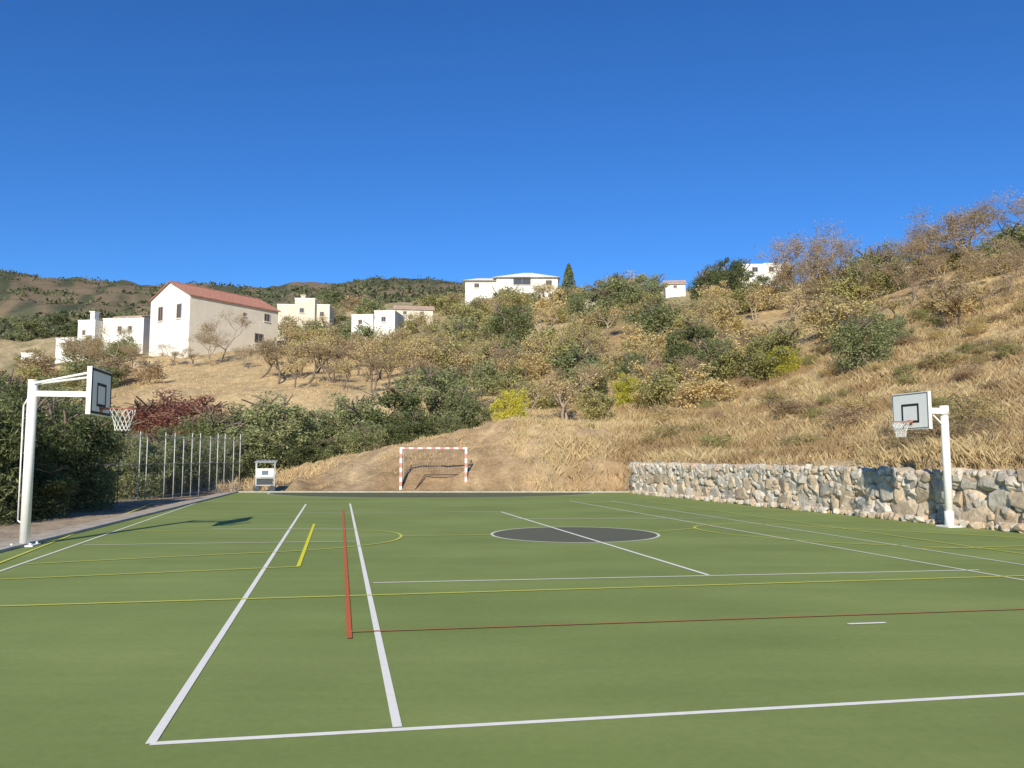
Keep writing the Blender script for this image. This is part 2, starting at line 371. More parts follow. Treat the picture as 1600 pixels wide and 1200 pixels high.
hl=empty('basketball_hoop',(bx,by,0),ANG,'white basketball post and shaded backboard at the left court edge before the olive trees','basketball hoop')
b=MB(); b.tube((0,0,.02),(0,0,2.95),.082,n=16); b.tube((0,0,2.95),(0,0,2.97),.09,n=16); b.build('pole',WM,hl,True)
b=MB(); b.box(-.2,.2,-.2,.2,0,.025); b.tube((.15,.15,.02),(.15,.15,.06),.02); b.tube((.15,-.15,.02),(.15,-.15,.06),.02); b.tube((-.15,-.15,.02),(-.15,-.15,.06),.02); b.build('base_plate',WM,hl)
b=MB(); b.bar((.05,0,2.72),(1.05,0,2.72),.09,.10)
for sgn in(-1,1): b.tube((.02,sgn*.06,2.90),(1.06,sgn*.32,3.10),.022)
b.bar((1.04,-.40,2.72),(1.04,.40,2.72),.06,.09); b.tube((1.05,-.32,2.35),(1.05,-.32,3.1),.025); b.tube((1.05,.32,2.35),(1.05,.32,3.1),.025)
b.build('arm',WM,hl)
b=MB(); b.tube((-.12,-.02,.45),(-.13,-.02,2.5),.013); b.tube((-.13,-.02,2.5),(-.04,0,2.7),.013); b.tube((-.12,-.02,.45),(0,0,.35),.013); b.build('brace_pole',WM,hl,True)
hoop(hl,1.12,0,2.33,3.18,1.25,2.46,True)
bx,by=G(1484,823)
hr=empty('basketball_hoop',(bx,by,0),ANG+math.pi,'white basketball post and sunlit backboard in front of the boulder wall','basketball hoop')
b=MB(); b.tube((0,0,.02),(0,0,2.62),.085,n=16); b.tube((0,0,2.52),(0,0,2.74),.10,n=16); b.tube((0,0,.02),(0,0,.35),.10,n=16); b.build('pole',WM,hr,True)
b=MB(); b.box(-.2,.2,-.2,.2,0,.03); b.build('base_plate',WM,hr)
b=MB(); b.bar((.05,0,2.62),(.8,0,2.62),.12,.13); b.bar((.78,-.36,2.62),(.78,.36,2.62),.06,.1); b.tube((.4,0,2.62),(.05,0,2.3),.02); b.tube((.78,-.34,2.2),(.78,-.34,3.0),.03); b.tube((.78,.34,2.2),(.78,.34,3.0),.03); b.build('arm',WM,hr)
hoop(hr,.86,0,2.19,3.02,1.18,2.36,False)

# ------------------------------------------------------------ goal
gl=Vector((*G(626,767),0)); gr=Vector((*G(728,767),0)); gw=(gr-gl).length
goal=empty('handball_goal',((gl.x+gr.x)/2,gl.y,.0),0,'red and white striped goal on the far end line before the dirt bank','goal')
GR=mat('goal_red',(.64,.27,.21),.5); GWt=mat('goal_white',(.82,.77,.70),.5)
def striped(p0,p1,name,w=.11):
    b=MB(); p0=Vector(p0); p1=Vector(p1); n_=max(2,round((p1-p0).length/.2))
    for k in range(n_): b.bar(p0.lerp(p1,k/n_),p0.lerp(p1,(k+1)/n_),w,w,k%2)
    return b.build(name,[GWt,GR],goal)
striped((-gw/2,0,0),(-gw/2,0,1.9),'goal_post'); striped((gw/2,0,0),(gw/2,0,1.9),'goal_post'); striped((-gw/2-.055,0,1.942),(gw/2+.055,0,1.942),'crossbar',.08)
b=MB()
for s in(-1,1): b.tube((s*gw/2,.05,1.95),(s*gw/2,.85,1.9),.018); b.tube((s*gw/2,.85,1.9),(s*gw/2,1.0,.15),.018); b.tube((s*gw/2,1.0,.15),(s*gw/2,.05,.12),.018)
b.tube((-gw/2,1.0,.15),(gw/2,1.0,.15),.018); b.build('net_frame',GAL,goal)
b=MB()
for k in range(25):
    x=-gw/2+gw*k/24; b.tube((x,.85,1.88),(x,1.0,.15),.003,n=3,caps=False); b.tube((x,.05,1.93),(x,.85,1.88),.003,n=3,caps=False)
for k in range(15):
    z=.15+1.7*k/14; b.tube((-gw/2,1-.15*k/14,z),(gw/2,1-.15*k/14,z),.003,n=3,caps=False)
b.build('goal_net',mat('grey_net',(.45,.40,.34),.9),goal)
P4=[W3(648,766,36.2),W3(664,742,36.9),W3(753,741,36.9),W3(742,766,36.2)]  # corners of an open trapezoid drawn in dark brown tubes behind the goal
lf=empty('low_tube_outline',P4[0],0,'low open trapezoid of dark tubes just behind the striped goal','frame')
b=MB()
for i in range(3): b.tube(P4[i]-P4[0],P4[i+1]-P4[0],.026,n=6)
b.tube(P4[2]-P4[0],W3(749,766,37)-P4[0],.022,n=6); b.build('dark_tubes',mat('dark_brown',(.11,.07,.055),.7),lf)

# ------------------------------------------------------------ cart in the far corner
cx,cy=G(418,768)
cart=empty('equipment_cart',(cx,cy-.35,.0),R(14),'small grey and white wheeled cart standing at the far left corner of the court','cart')
DKG=mat('dark_grey_plastic',(.07,.075,.08),.6); LG=mat('light_grey_panel',(.42,.42,.40),.5)
b=MB()
for x in(-.40,.40):
    for y in(-.25,.25): b.bar((x,y,.22),(x,y,1.30 if y<0 else 1.36),.04,.04)
for y in(-.25,.25):
    for z in(.3,.62): b.bar((-.4,y,z),(.4,y,z),.04,.04)
b.bar((-.4,-.25,.3),(-.4,.25,.3),.04,.04); b.bar((.4,-.25,.3),(.4,.25,.3),.04,.04); b.build('frame',GAL,cart)
b=MB(); b.add([(-.46,-.3,1.30),(.46,-.3,1.30),(.5,.34,1.36),(-.42,.34,1.36),(-.46,-.3,1.33),(.46,-.3,1.33),(.5,.34,1.39),(-.42,.34,1.39)],[(0,3,2,1),(4,5,6,7),(0,1,5,4),(1,2,6,5),(2,3,7,6),(3,0,4,7)]); b.build('canopy',LG,cart)
b=MB(); b.box(-.38,.36,-.29,-.272,.66,1.04); b.build('panel',GWt,cart)
b=MB(); b.box(-.14,.13,-.297,-.2905,.76,.94); b.build('panel_emblem',mat('blue_grey_print',(.14,.19,.24),.6),cart)
b=MB(); b.box(-.36,.30,-.22,.22,.28,.58); b.build('storage_box',DKG,cart)
for x in(-.32,.32):
    for y in(-.27,.24):
        b=MB(); b.tube((x-.03,y,.15),(x-.03,y+.07,.15),.15,n=16); b.build('wheel',DKG,cart)

# ------------------------------------------------------------ fence
fa=Vector((-13.5,25.2,0)); fb=Vector((-12.7,37.2,0))
fence=empty('mesh_fence',fa,0,'tall wire mesh fence with pale galvanised posts beside dark trees at left','fence')
FP=mat('pale_post',(.60,.59,.54),.5,var=.1,scale=8); FD=mat('dark_post',(.05,.07,.06),.6)
q=fb-fa
for k,t in enumerate((0,.08,.16,.27,.31,.42,.48,.54,.60,.66,.74,.80,.86,.94,1.0)):
    p=q*t; b=MB(); hgt=2.45-.15*(k%3==1)+.25*(t>.4)*(t-.4)
    b.tube((p.x,p.y,-.1),(p.x,p.y,hgt),.018,n=8); b.tube((p.x,p.y,hgt),(p.x,p.y,hgt+.02),.024,n=8); b.build('post',FD if k in (1,2) else FP,fence,True)
p2=Vector((-14.9,25.4,0))-fa
b=MB(); b.tube((p2.x,p2.y,-.1),(p2.x,p2.y,2.9),.03); b.build('post',FP,fence,True)
for z in(.1,1.3,2.35):
    b=MB(); b.tube((0,0,z),(q.x,q.y,z),.008,n=5); b.build('rail',FP,fence)
b=MB(); nn=110
for k in range(nn): p=q*(k/(nn-1)); b.tube((p.x+.03,p.y,.08),(p.x+.03,p.y,2.35),.0022,n=3,caps=False)
for k in range(22): z=.1+k*.104; b.tube((.03,0,z),(q.x+.03,q.y,z),.0022,n=3,caps=False)
b.build('wire_mesh',mat('wire_grey',(.30,.33,.30),.5),fence)
x0,y0=G(148,786)
fr=empty('fence_gate_frame',(x0,y0,0),0,'narrow pale steel gate frame standing just behind the left basketball hoop','gate')
b=MB(); b.tube((-.22,0,-.05),(-.22,0,2.1),.022); b.build('post',FP,fr,True)
b=MB(); b.tube((0,0,-.05),(0,0,2.95),.03); b.build('post',FP,fr,True)
for z in(.12,1.1,2.05): b=MB(); b.tube((-.22,0,z),(0,0,z),.016); b.build('rail',FP,fr)

# ------------------------------------------------------------ houses
CREAM=mat('cream_render',(.76,.66,.50),.9,var=.09,scale=.6); WHT=mat('white_render',(.82,.78,.69),.9,var=.08,scale=.6)
PINK=mat('sand_render',(.66,.53,.39),.9,var=.08,scale=.6); TILE=mat('red_tile',(.42,.20,.14),.9,var=.25,scale=3,bump=.4,bscale=12)
TILE2=mat('weathered_tile',(.50,.36,.26),.9,var=.3,scale=3); PANE=mat('dark_glass',(.06,.065,.075),.2,spec=.5); FRM=mat('window_frame_brown',(.36,.28,.21),.7)
DOORM=mat('door_wood',(.28,.19,.12),.7)
def window(root,face,u,z,w,h,x=0,nsub=2,frm=None):
    def bx(mb,u0,u1,z0,z1,d0,d1):
        if face=='f': mb.box(u0,u1,x-d1,x-d0,z0,z1)
        else: mb.box(x-d1,x-d0,u0,u1,z0,z1)
    t=.09; b=MB()
    bx(b,u-w/2,u+w/2,z-h/2,z-h/2+t,.0,.07); bx(b,u-w/2,u+w/2,z+h/2-t,z+h/2,.0,.07)
    bx(b,u-w/2,u-w/2+t,z-h/2+t,z+h/2-t,.0,.07); bx(b,u+w/2-t,u+w/2,z-h/2+t,z+h/2-t,.0,.07)
    if nsub==2: bx(b,u-.03,u+.03,z-h/2+t,z+h/2-t,.0,.06)
    fr_=b.build('window',frm or FRM,root)
    b=MB(); bx(b,u-w/2+t,u+w/2-t,z-h/2+t,z+h/2-t,-.02,.02); b.build('pane',PANE,fr_)
    b=MB(); bx(b,u-w/2-.08,u+w/2+.08,z-h/2-.1,z-h/2-.004,.0,.14); b.build('sill',WHT,fr_)
def gable_house(root,L,w,h,rise,wm,rm,oh=.25):
    b=MB(); z0=-3
    b.add([(0,0,z0),(L,0,z0),(L,w,z0),(0,w,z0),(0,0,h),(L,0,h),(L,w,h),(0,w,h),(0,w/2,h+rise),(L,w/2,h+rise)],
      [(0,1,5,4),(2,3,7,6),(1,2,6,9,5),(3,0,4,8,7),(0,3,2,1),(4,5,9,8),(6,7,8,9)])
    b.build('wall',wm,root)
    b=MB(); sl=rise/(w/2); t=.10
    for sg in(0,1):
        ya=-oh if sg==0 else w+oh; za=h-sl*oh
        v=[(-oh,ya,za+.02),(L+oh,ya,za+.02),(L+oh,w/2,h+rise+.02),(-oh,w/2,h+rise+.02)]
        v+= [(p[0],p[1],p[2]+t) for p in v]
        b.add(v,[(0,3,2,1),(4,5,6,7),(0,1,5,4),(1,2,6,5),(2,3,7,6),(3,0,4,7)])
    k=int((L+2*oh)/.4)
    for i in range(k+1):
        x=-oh+(L+2*oh)*i/k
        b.tube((x,-oh,h-sl*oh+.10),(x,w/2,h+rise+.10),.06,n=5)
    b.tube((-oh,w/2,h+rise+.14),(L+oh,w/2,h+rise+.14),.10,n=6)
    return b.build('roof',rm,root)
def flat_roof(root,x0,x1,y0,y1,z,m=None):
    b=MB(); t=.2
    b.box(x0-.05,x1+.05,y0-.05,y0+t,z+.003,z+.2); b.box(x0-.05,x1+.05,y1-t,y1+.05,z+.003,z+.2)
    b.box(x0-.05,x0+t,y0+t+.002,y1-t-.002,z+.003,z+.19); b.box(x1-t,x1+.05,y0+t+.002,y1-t-.002,z+.003,z+.19)
    return b.build('roof_parapet',m or WHT,root)
phi=R(57); zb=13.9
h1=empty('gabled_house',(-41.1,100,zb),phi,'tall cream two storey house with red tiled gable roof above the terraces','house')
gable_house(h1,14.2,8.5,8.2,2.1,CREAM,TILE)
b=MB(); b.add([(-.01,0,-3),(-.01,8.5,-3),(-.01,8.5,8.17),(-.01,4.25,10.25),(-.01,0,8.17)],[(0,4,3,2,1)]); b.build('gable_render',WHT,h1)
window(h1,'s',2.2,6.3,1.0,1.9,-.012); window(h1,'s',6.2,6.3,1.0,1.9,-.012); 
window(h1,'f',12.2,7.0,1.0,1.1,0); window(h1,'f',10.9,3.9,1.5,1.4,0); window(h1,'f',8.4,6.9,.5,.5,0,1)
def mpx(Y): return Y/F
def block(name,label,cat,px0,Y,pyb,boxes,wins,wm=CREAM,yaw=0,roofs=True,doors=()):
    p=W3(px0,pyb,Y); s=mpx(Y)*1.01
    root=empty(name,p,yaw,label,cat)
    for i,(a,b_,top,dep,yo) in enumerate(boxes):
        x0=(a-px0)*s; x1=(b_-px0)*s; h=(pyb-top)*s
        b=MB(); b.box(x0,x1,yo,yo+dep,-4,h); b.build('wall',wm,root)
        if roofs: flat_roof(root,x0,x1,yo,yo+dep,h)
    for (a,c,w,h,yo) in wins: window(root,'f',(a-px0)*s,(pyb-c)*s,w,h,yo,2)
    for (a,c0,w,h,yo) in doors:
        b=MB(); u=(a-px0)*s; z=(pyb-c0)*s; b.box(u-w/2,u+w/2,yo-.06,yo-.005,z,z+h); b.build('door',DOORM,root)
    return root,s
r,s=block('terraced_house','stepped cream flat roofed house left of the gabled house','house',120,112,548,
  [(120,150,502,6,0),(150,176,497,5,1.6),(176,229,500,7,.6),(88,119.6,530,5,-.6)],
  [(131,520,.5,.8,0),(188,514,.6,.7,.6),(206,514,.6,.7,.6)],WHT,R(-10),doors=[(140,545,.9,1.9,0)])
b=MB(); b.box(.3,1.0,2,3,4.0,5.9); b.box(.2,1.1,1.9,3.1,5.9,6.05); b.build('chimney',WHT,r)
b=MB(); b.add([(5.2,.5,4.8),(9.7,.5,4.8),(9.7,4.5,5.7),(5.2,4.5,5.7),(5.2,.5,4.6),(9.7,.5,4.6),(9.7,4.5,4.6),(5.2,4.5,4.6)],[(0,1,2,3),(4,7,6,5),(0,4,5,1),(1,5,6,2),(2,6,7,3),(3,7,4,0)]); b.build('roof',TILE2,r)
r,s=block('village_house','sandy house with a small chimney behind the right end of the gabled house','house',430,126,512,
  [(430,459,474,6,1.2),(459,490,466,7,0),(490,512,474,6,.8)],[(470,484,.7,.8,0),(500,488,.7,.8,.8)],CREAM,R(6))
b=MB(); b.box(3.6,4.3,2,3,4.4,5.7); b.box(3.5,4.4,1.9,3.1,5.7,5.85); b.build('chimney',PINK,r)
r,s=block('village_house','low pale flat roofed house among golden trees right of the gabled house','house',549,118,518,
  [(549,583,493,6,0),(583,616,486,6,.8)],[(563,503,.6,.7,0),(598,498,.7,.8,.8)],WHT,R(-6))
p=W3(617,497,128); h3=empty('village_house',p,R(8),'small house with weathered orange tile roof between the low pale house and the villa','house')
gable_house(h3,6.2,5,1.5,.8,CREAM,TILE2); window(h3,'f',1.6,.9,.6,.6,0); window(h3,'f',4.4,.9,.6,.6,0)
r,s=block('hilltop_villa','white villa with shallow pyramid roof and dark windows on the central ridge','house',727,152,454,
  [(727,776,439,7,0),(776,872,435,10,-.6)],[(816,441,3.4,1.3,-.6),(858,443,1.2,1.1,-.6),(745,446,1.0,.9,0)],WHT,roofs=False)
b=MB(); x0=(770-727)*s; x1=(876-727)*s; zt=(456-436.5)*s; zp=(456-420)*s
b.add([(x0,-1.2,zt),(x1,-1.2,zt),(x1,10,zt),(x0,10,zt),((x0+x1)/2-.6,4.2,zp),((x0+x1)/2+1.2,4.2,zp)],[(0,1,5,4),(1,2,5),(2,3,4,5),(3,0,4),(0,3,2,1)]); b.build('roof',WHT,r)
b=MB(); x0=(722-727)*s; x1=(779-727)*s; zt=(456-440.5)*s; zp=(456-430)*s
b.add([(x0,-.6,zt),(x1,-.6,zt),(x1,7.5,zt),(x0,7.5,zt),(x0+3,3.5,zp),(x1,3.5,zp)],[(0,1,5,4),(1,2,5),(2,3,4,5),(3,0,4),(0,3,2,1)]); b.build('roof',WHT,r)
r,s=block('hilltop_house','long white house on the ridge beside the large dark tree','house',1160,118,434,
  [(1160,1196,414,6,0),(1196,1224,411,6,.7)],[(1180,421,.9,.8,0),(1208,419,.8,.8,.7)],WHT)
p=W3(1040,454,132); h6=empty('hillside_house',p,R(-6),'small tan gabled house on the ridge right of the villa','house')
gable_house(h6,3.3,4,1.1,.8,WHT,TILE2); window(h6,'f',1.6,.6,.6,.5,0)
r,s=block('garden_shed','tiny white hut among bushes at the far left below the brown hill','shed',32,104,572,[(32,50,553,3,0),(50,60,558,3,.3)],[(40,560,.4,.4,0)],WHT,R(15))
r,s=block('hillside_cottage','tiny pale cottage half hidden by trees under the villa','house',912,120,478,[(912,934,469,3,0)],[(923,473,.6,.4,0)],CREAM)
HZ=[(224,436,436,555,100),(110,228,476,516,112),(450,514,456,488,126),(549,614,480,502,118),(617,676,472,484,128),(727,874,417,444,152),(1162,1224,408,420,118),(1036,1074,435,448,132),(912,934,466,474,120)]
tw=empty('terrace_wall',W3(206,572,95),R(3),'low dry stone terrace wall just below the gabled house','wall')
b=MB(); 
for k in range(46):
    for j in range(3):
        x=k*.42+random.uniform(-.08,.08); z=j*.38-.5; b.box(x,x+.39,random.uniform(-.08,.08),.5,z,z+.36)
b.build('stone_courses',mat('field_stone',(.46,.37,.27),.95,var=.3,scale=2,bump=.5),tw)

# ------------------------------------------------------------ tree meshes
def tubes_mesh(name,segs,n=5):
    b=MB()
    for p0,p1,r0,r1 in segs: b.tube(p0,p1,r0,r1,n=n,caps=False)
    return pymesh(name,b.v,b.f,True)
def leafs(name,cent,size,asp=.45,up=0.0,rng=RN):
    N=len(cent); a=rng.normal(size=(N,3)); a[:,2]+=up; a/=np.linalg.norm(a,axis=1)[:,None]
    t=rng.normal(size=(N,3)); b_=np.cross(a,t); b_/=np.linalg.norm(b_,axis=1)[:,None]
    sz=(size*rng.uniform(.6,1.3,N))[:,None]
    v=np.stack([cent+a*sz,cent+b_*sz*asp,cent-a*sz,cent-b_*sz*asp],1).reshape(-1,3)
    f=np.arange(4*N).reshape(N,4)
    me=pymesh(name,v.tolist(),f.tolist())
    sh=np.repeat(np.clip(rng.normal(.5,.28,N),0,1),4)
    at=me.attributes.new('shade','FLOAT','POINT'); at.data.foreach_set('value',sh); return me
def clumps(K,N,cz,rx,rz,cr,shell=.6,rng=RN,zmin=.03):
    d=rng.normal(size=(K,3)); d/=np.linalg.norm(d,axis=1)[:,None]
    rad=rng.uniform(shell,1,K)[:,None]; cc=d*rad*np.array([rx-cr*.7,rx-cr*.7,rz-cr*.7]); cc[:,2]+=cz
    k=rng.integers(0,K,N); r=rng.uniform(.45,1.35,K)[k]*cr
    e=rng.normal(size=(N,3)); e/=np.linalg.norm(e,axis=1)[:,None]; e*= (r*np.power(rng.uniform(.15,1.25,N),.5))[:,None]
    P=cc[k]+e; return P[P[:,2]>zmin]
def grow(seed,depth,spread,l0=.3,r0=.035,lean=.2,ratio=.74,kids=(2,3),up=.25):
    rr=random.Random(seed); segs=[]; tips=[]
    def rec(p,d,l,r,k):
        steps=2; q=p
        for s in range(steps):
            d2=(d+Vector((rr.gauss(0,.13),rr.gauss(0,.13),rr.gauss(0,.08)))).normalized(); e=q+d2*(l/steps)
            ra=r*(1-.25*s/steps); rb=r*(1-.25*(s+1)/steps); segs.append((q,e,ra,rb)); q=e; d=d2
        if k==0: tips.append(q); return
        if k<=2: tips.append(q)
        for _ in range(rr.randint(*kids)):
            nd=(d+Vector((rr.gauss(0,spread),rr.gauss(0,spread),rr.gauss(up,spread*.6)))).normalized()
            rec(q,nd,l*ratio*rr.uniform(.75,1.15),r*.66,k-1)
    for i in range(rr.choice((1,1,2))):
        rec(Vector((rr.uniform(-.02,.02),rr.uniform(-.02,.02),-.03)),Vector((rr.uniform(-lean,lean),rr.uniform(-lean,lean),1)).normalized(),l0,r0,depth)
    mz=max(t.z for t in tips); mx=sum(t.x for t in tips)/len(tips); my=sum(t.y for t in tips)/len(tips)
    mr=max(max(abs(t.x-mx),abs(t.y-my)) for t in tips)
    sx=.48/mr; sz=.97/mz
    f=lambda p:Vector(((p.x-mx*min(1,p.z/mz*1.6))*sx,(p.y-my*min(1,p.z/mz*1.6))*sx,p.z*sz if p.z>0 else p.z))
    return [(f(a),f(b_),c*.9,d*.9) for a,b_,c,d in segs],[f(t) for t in tips]
PROTO={}
def proto(kind,trunk,crown): PROTO.setdefault(kind,[]).append((trunk,crown))
def lowfill(P,N,r,rng=RN):
    th=rng.uniform(0,6.283,N); q=r*np.sqrt(rng.uniform(.2,1,N)); z=rng.uniform(0,.35,N)
    return np.concatenate([P,np.stack([q*np.cos(th),q*np.sin(th),z],-1)])
for i in range(2):
    sg,tp=grow(20+i,3,.6,.3,.04)
    proto('olive_near',tubes_mesh('olive_trunk',sg,7),leafs('olive_crown',lowfill(clumps(76,17000,.54,.53,.54,.13,.35),3500,.42),.020,.30))
for i in range(3):
    sg,tp=grow(30+i,3,.6,.3,.035)
    proto('olive',tubes_mesh('trunk',sg),leafs('crown',lowfill(clumps(52,9000,.52,.52,.54,.125,.45),1800,.42),.020,.42))
for i in range(4):
    sg,tp=grow(40+i,3,.6,.3,.03)
    proto('far',tubes_mesh('trunk',sg),leafs('crown',lowfill(clumps(34,3000,.52,.52,.52,.15,.35),400,.40),.027,.5))
for i in range(4):
    sg,tp=grow(50+i,4,.55,.22,.03)
    t=np.array([tuple(q) for q in tp]); k=RN.integers(0,len(t),1500); P=t[k]+RN.normal(size=(1500,3))*.06; P=P[P[:,2]>.16]
    proto('almond',tubes_mesh('trunk',sg),leafs('crown',P,.018,.5))
for i in range(4):
    sg,tp=grow(70+i,6,.5,.19,.022,ratio=.78)
    t=np.array([tuple(q) for q in tp]); k=RN.integers(0,len(t),3200); P=t[k]+RN.normal(size=(3200,3))*.04
    proto('bare',tubes_mesh('trunk',sg,3),leafs('crown',P,.012,.35))
for i in range(3):
    sg,tp=grow(80+i,3,.8,.15,.02,lean=.5)
    proto('shrub',tubes_mesh('stem',sg),leafs('crown',clumps(26,3400,.40,.50,.52,.17,.3,zmin=0),.030,.20,up=.6))
sg=[(Vector((0,0,-.03)),Vector((0,0,.9)),.05,.01)]
P=RN.uniform(size=(2500,3)); th=P[:,0]*6.283; z=.05+P[:,1]*.95; rr_=.5*np.power(P[:,2],.4)*np.power(1-z,.6)*1.1
proto('conifer',tubes_mesh('trunk',sg),leafs('crown',np.stack([rr_*np.cos(th),rr_*np.sin(th),z],-1),.045,.4))
def on_ground(px,Y):
    z=2.0
    for _ in range(4):
        X=(px-800)/F*(Y*cT+(z-H)*sT); z=tz(X,Y)
    return X,z
cnt=[0]
def tree(name,kind,px,Y,top,wfac,lm,label,cat='tree',group=None,bark=None,hm=None,v=None):
    X,z=on_ground(px,Y)
    if hm is None: ztop=W3(px,top,Y).z; hm=max(.5,ztop-z)
    root=empty(name,(X,Y,z-.05),random.uniform(0,6.28),label,cat,group); w=hm*wfac; root.scale=(w,w,hm)
    PL=PROTO[kind]; tr,cr=PL[(cnt[0] if v is None else v)%len(PL)]; cnt[0]+=1
    for nm,me_,mt in (('stem' if kind=='shrub' else 'trunk',tr,bark or M_BARK),('crown',cr,lm)):
        o=bpy.data.objects.new(nm,me_); C.objects.link(o); o.parent=root
        if not me_.materials: me_.materials.append(mt)
        o.material_slots[0].link='OBJECT'; o.material_slots[0].material=mt
    return root
for px,Y,top,w,lb in [(-75,19,590,1.0,'big dark olive tree cut by the left edge of the view'),(15,22,604,.95,'dark olive tree directly behind the pole of the left hoop'),(95,24,616,1.0,'dense dark olive tree under the arm of the left hoop'),(-20,28,600,1.1,'dark tree further back at the far left edge'),(60,30,608,1.0,'dark round tree behind the olives at the left hoop')]:
    tree('olive_tree','olive_near',px,Y,top,w,L_DK,lb)
for px,Y,top,w,lb in [(30,21,716,1.8,'low dark bush at the foot of the left hoop pole'),(112,25.5,716,1.8,'low dark bush between the left hoop pole and the gate frame')]:
    tree('olive_bush','olive_near',px,Y,top,w,L_DK,lb,'bush')
for px,Y,top,w,lb in [(150,31,640,1.0,'dark bush just right of the left backboard'),(205,31,668,1.1,'grey green bush pressed against the near end of the mesh fence'),(250,34.5,672,1.1,'grey green bush behind the middle of the mesh fence'),(300,38,674,1.2,'grey green bush behind the far part of the mesh fence'),(340,42,684,1.3,'low bush at the far end of the mesh fence')]:
    tree('olive_bush','olive_near',px,Y,top,w,L_OL if px>180 else L_DK,lb,'bush')
for px,Y,top,w,lb in [(345,47,628,1.3,'leftmost olive tree of the row behind the court'),(425,45,612,1.25,'broad olive tree above the small cart'),(488,48,640,1.3,'lower olive tree right of the broad one above the cart'),(545,49,612,1.25,'olive tree in the middle of the row behind the court'),(605,50,598,1.2,'olive tree left of the tallest one in the row'),(668,52,570,1.2,'tallest olive tree of the row, above the striped goal'),(735,51,600,1.2,'rightmost olive tree of the row, next to the yellow bush'),(400,50,632,1.4,'olive bush tucked behind the broad olive tree'),(640,47,640,1.5,'low olive bush in front of the tallest olive tree'),(570,46,656,1.5,'low dark bush above the left end of the dirt bank'),(500,45.5,676,1.6,'small olive bush at the left foot of the dirt bank'),(705,48,648,1.5,'low olive bush over the goal crossbar'),(452,44,680,1.5,'small olive bush just right of the small cart'),(380,43.5,672,1.5,'small olive bush just left of the small cart')]:
    tree('olive_tree','olive',px,Y,top,w,L_DK if cnt[0]%4==0 else L_OL,lb)
tree('yellow_bush','olive',798,46.5,606,1.2,L_YG,'bright yellow green round bush at the end of the olive row','bush')
tree('red_shrub','olive',262,60,608,2.0,L_RD,'dark red leaved shrub on the terrace right of the left hoop','bush')
tree('red_shrub','shrub',322,58,624,1.6,L_RD,'smaller reddish shrub beside the large dark red one','bush')
for px,Y,top,lb in [(120,60,600,'green tree behind the left backboard top'),(55,66,585,'olive tree between the left hoop pole and the hut'),(0,62,580,'green tree at the left edge under the brown hill'),(-60,60,570,'tree just outside the left edge'),(385,56,636,'round olive tree above the fence end')]:
    tree('olive_tree','olive',px,Y,top,1.3,L_OL,lb)
for px,Y,top,w,lb in [(1080,64,496,1.0,'tall dark olive tree in the middle of the right hillside'),(1118,62,526,1.1,'olive tree leaning against the tall dark one on the hillside'),(1352,46,476,1.05,'large grey green olive tree high on the right slope'),(1400,50,488,1.05,'olive tree right of the large grey green one'),(1145,108,402,1.1,'broad dark tree on the ridge left of the long white house'),(1108,106,416,1.1,'dark ridge tree left of the broad one'),(1190,102,428,1.3,'dark tree just under the long white house'),(1225,100,425,1.2,'green tree at the right end of the long white house'),(965,112,428,1.5,'wide green tree on the ridge above the hill centre'),(925,105,446,1.3,'green tree below the right end of the villa'),(798,98,474,1.2,'dark green tree below the villa'),(1375,72,380,1.3,'green tree on the skyline between two bare trees'),(918,64,560,1.3,'green bush at the centre right above the dry slope'),(990,66,548,1.0,'green bush left of the tall dark olive tree'),(875,60,590,1.2,'olive bush above the yellow bush'),(1585,66,345,1.3,'green tree near the top right skyline'),(1012,120,428,1.4,'green tree on the ridge just left of the small tan house')]:
    tree('olive_tree','olive',px,Y,top,w,L_DK if px in(1145,1108,798,1080) else L_OL,lb)
tree('conifer_tree','conifer',889,150,412,.5,L_DK,'small pointed conifer on the ridge right of the villa')
tree('yellow_bush','olive',1205,57,508,1.2,L_MX,'yellow leaved tree on the right hillside','tree')
tree('yellow_bush','olive',1225,56,540,1.2,L_YG,'bright yellow bush at the foot of the yellow leaved tree','bush')
tree('yellow_bush','olive',980,58,580,.9,L_YG,'small yellow green shrub below the hillside olives','bush')
tree('bare_tree','bare',1495,50,424,1.25,L_BR,'leafless spreading tree with dark branches high on the right slope',bark=mat('dark_bark',(.09,.065,.05),.9),v=1)
for px,Y,top,w in [(1265,84,356,1.1),(1235,86,380,1.1),(1300,82,368,1.1),(1330,80,388,1.2),(1475,72,326,1.2),(1440,74,340,1.2),(1520,70,318,1.2),(1560,72,304,1.2),(1610,70,308,1.2),(1660,66,300,1.2),(1405,70,366,1.2),(1540,64,352,1.3),(1455,66,366,1.3),(1600,62,366,1.3),(1280,78,400,1.4),(1500,62,385,1.4),(1425,62,400,1.4),(1350,70,410,1.4),(1575,60,395,1.4)]:
    tree('bare_tree','bare',px,Y,top,w,L_BR,'brown leafless bushy tree on the right skyline','tree','bare trees along the right skyline',bark=M_TWIG)
for px,Y,top,w in [(345,94,486,1.0),(330,92,515,1.2),(270,93,535,1.3),(380,90,540,1.3),(165,96,510,1.3),(205,92,535,1.3),(300,92,540,1.4),(120,98,525,1.3),(235,91,548,1.4),(140,94,535,1.4)]:
    tree('bare_tree','bare',px,Y,top,w,L_BR,'twiggy bare tree standing below the gabled house','tree','bare trees below the gabled house',bark=M_TWIG)
random.seed(21)
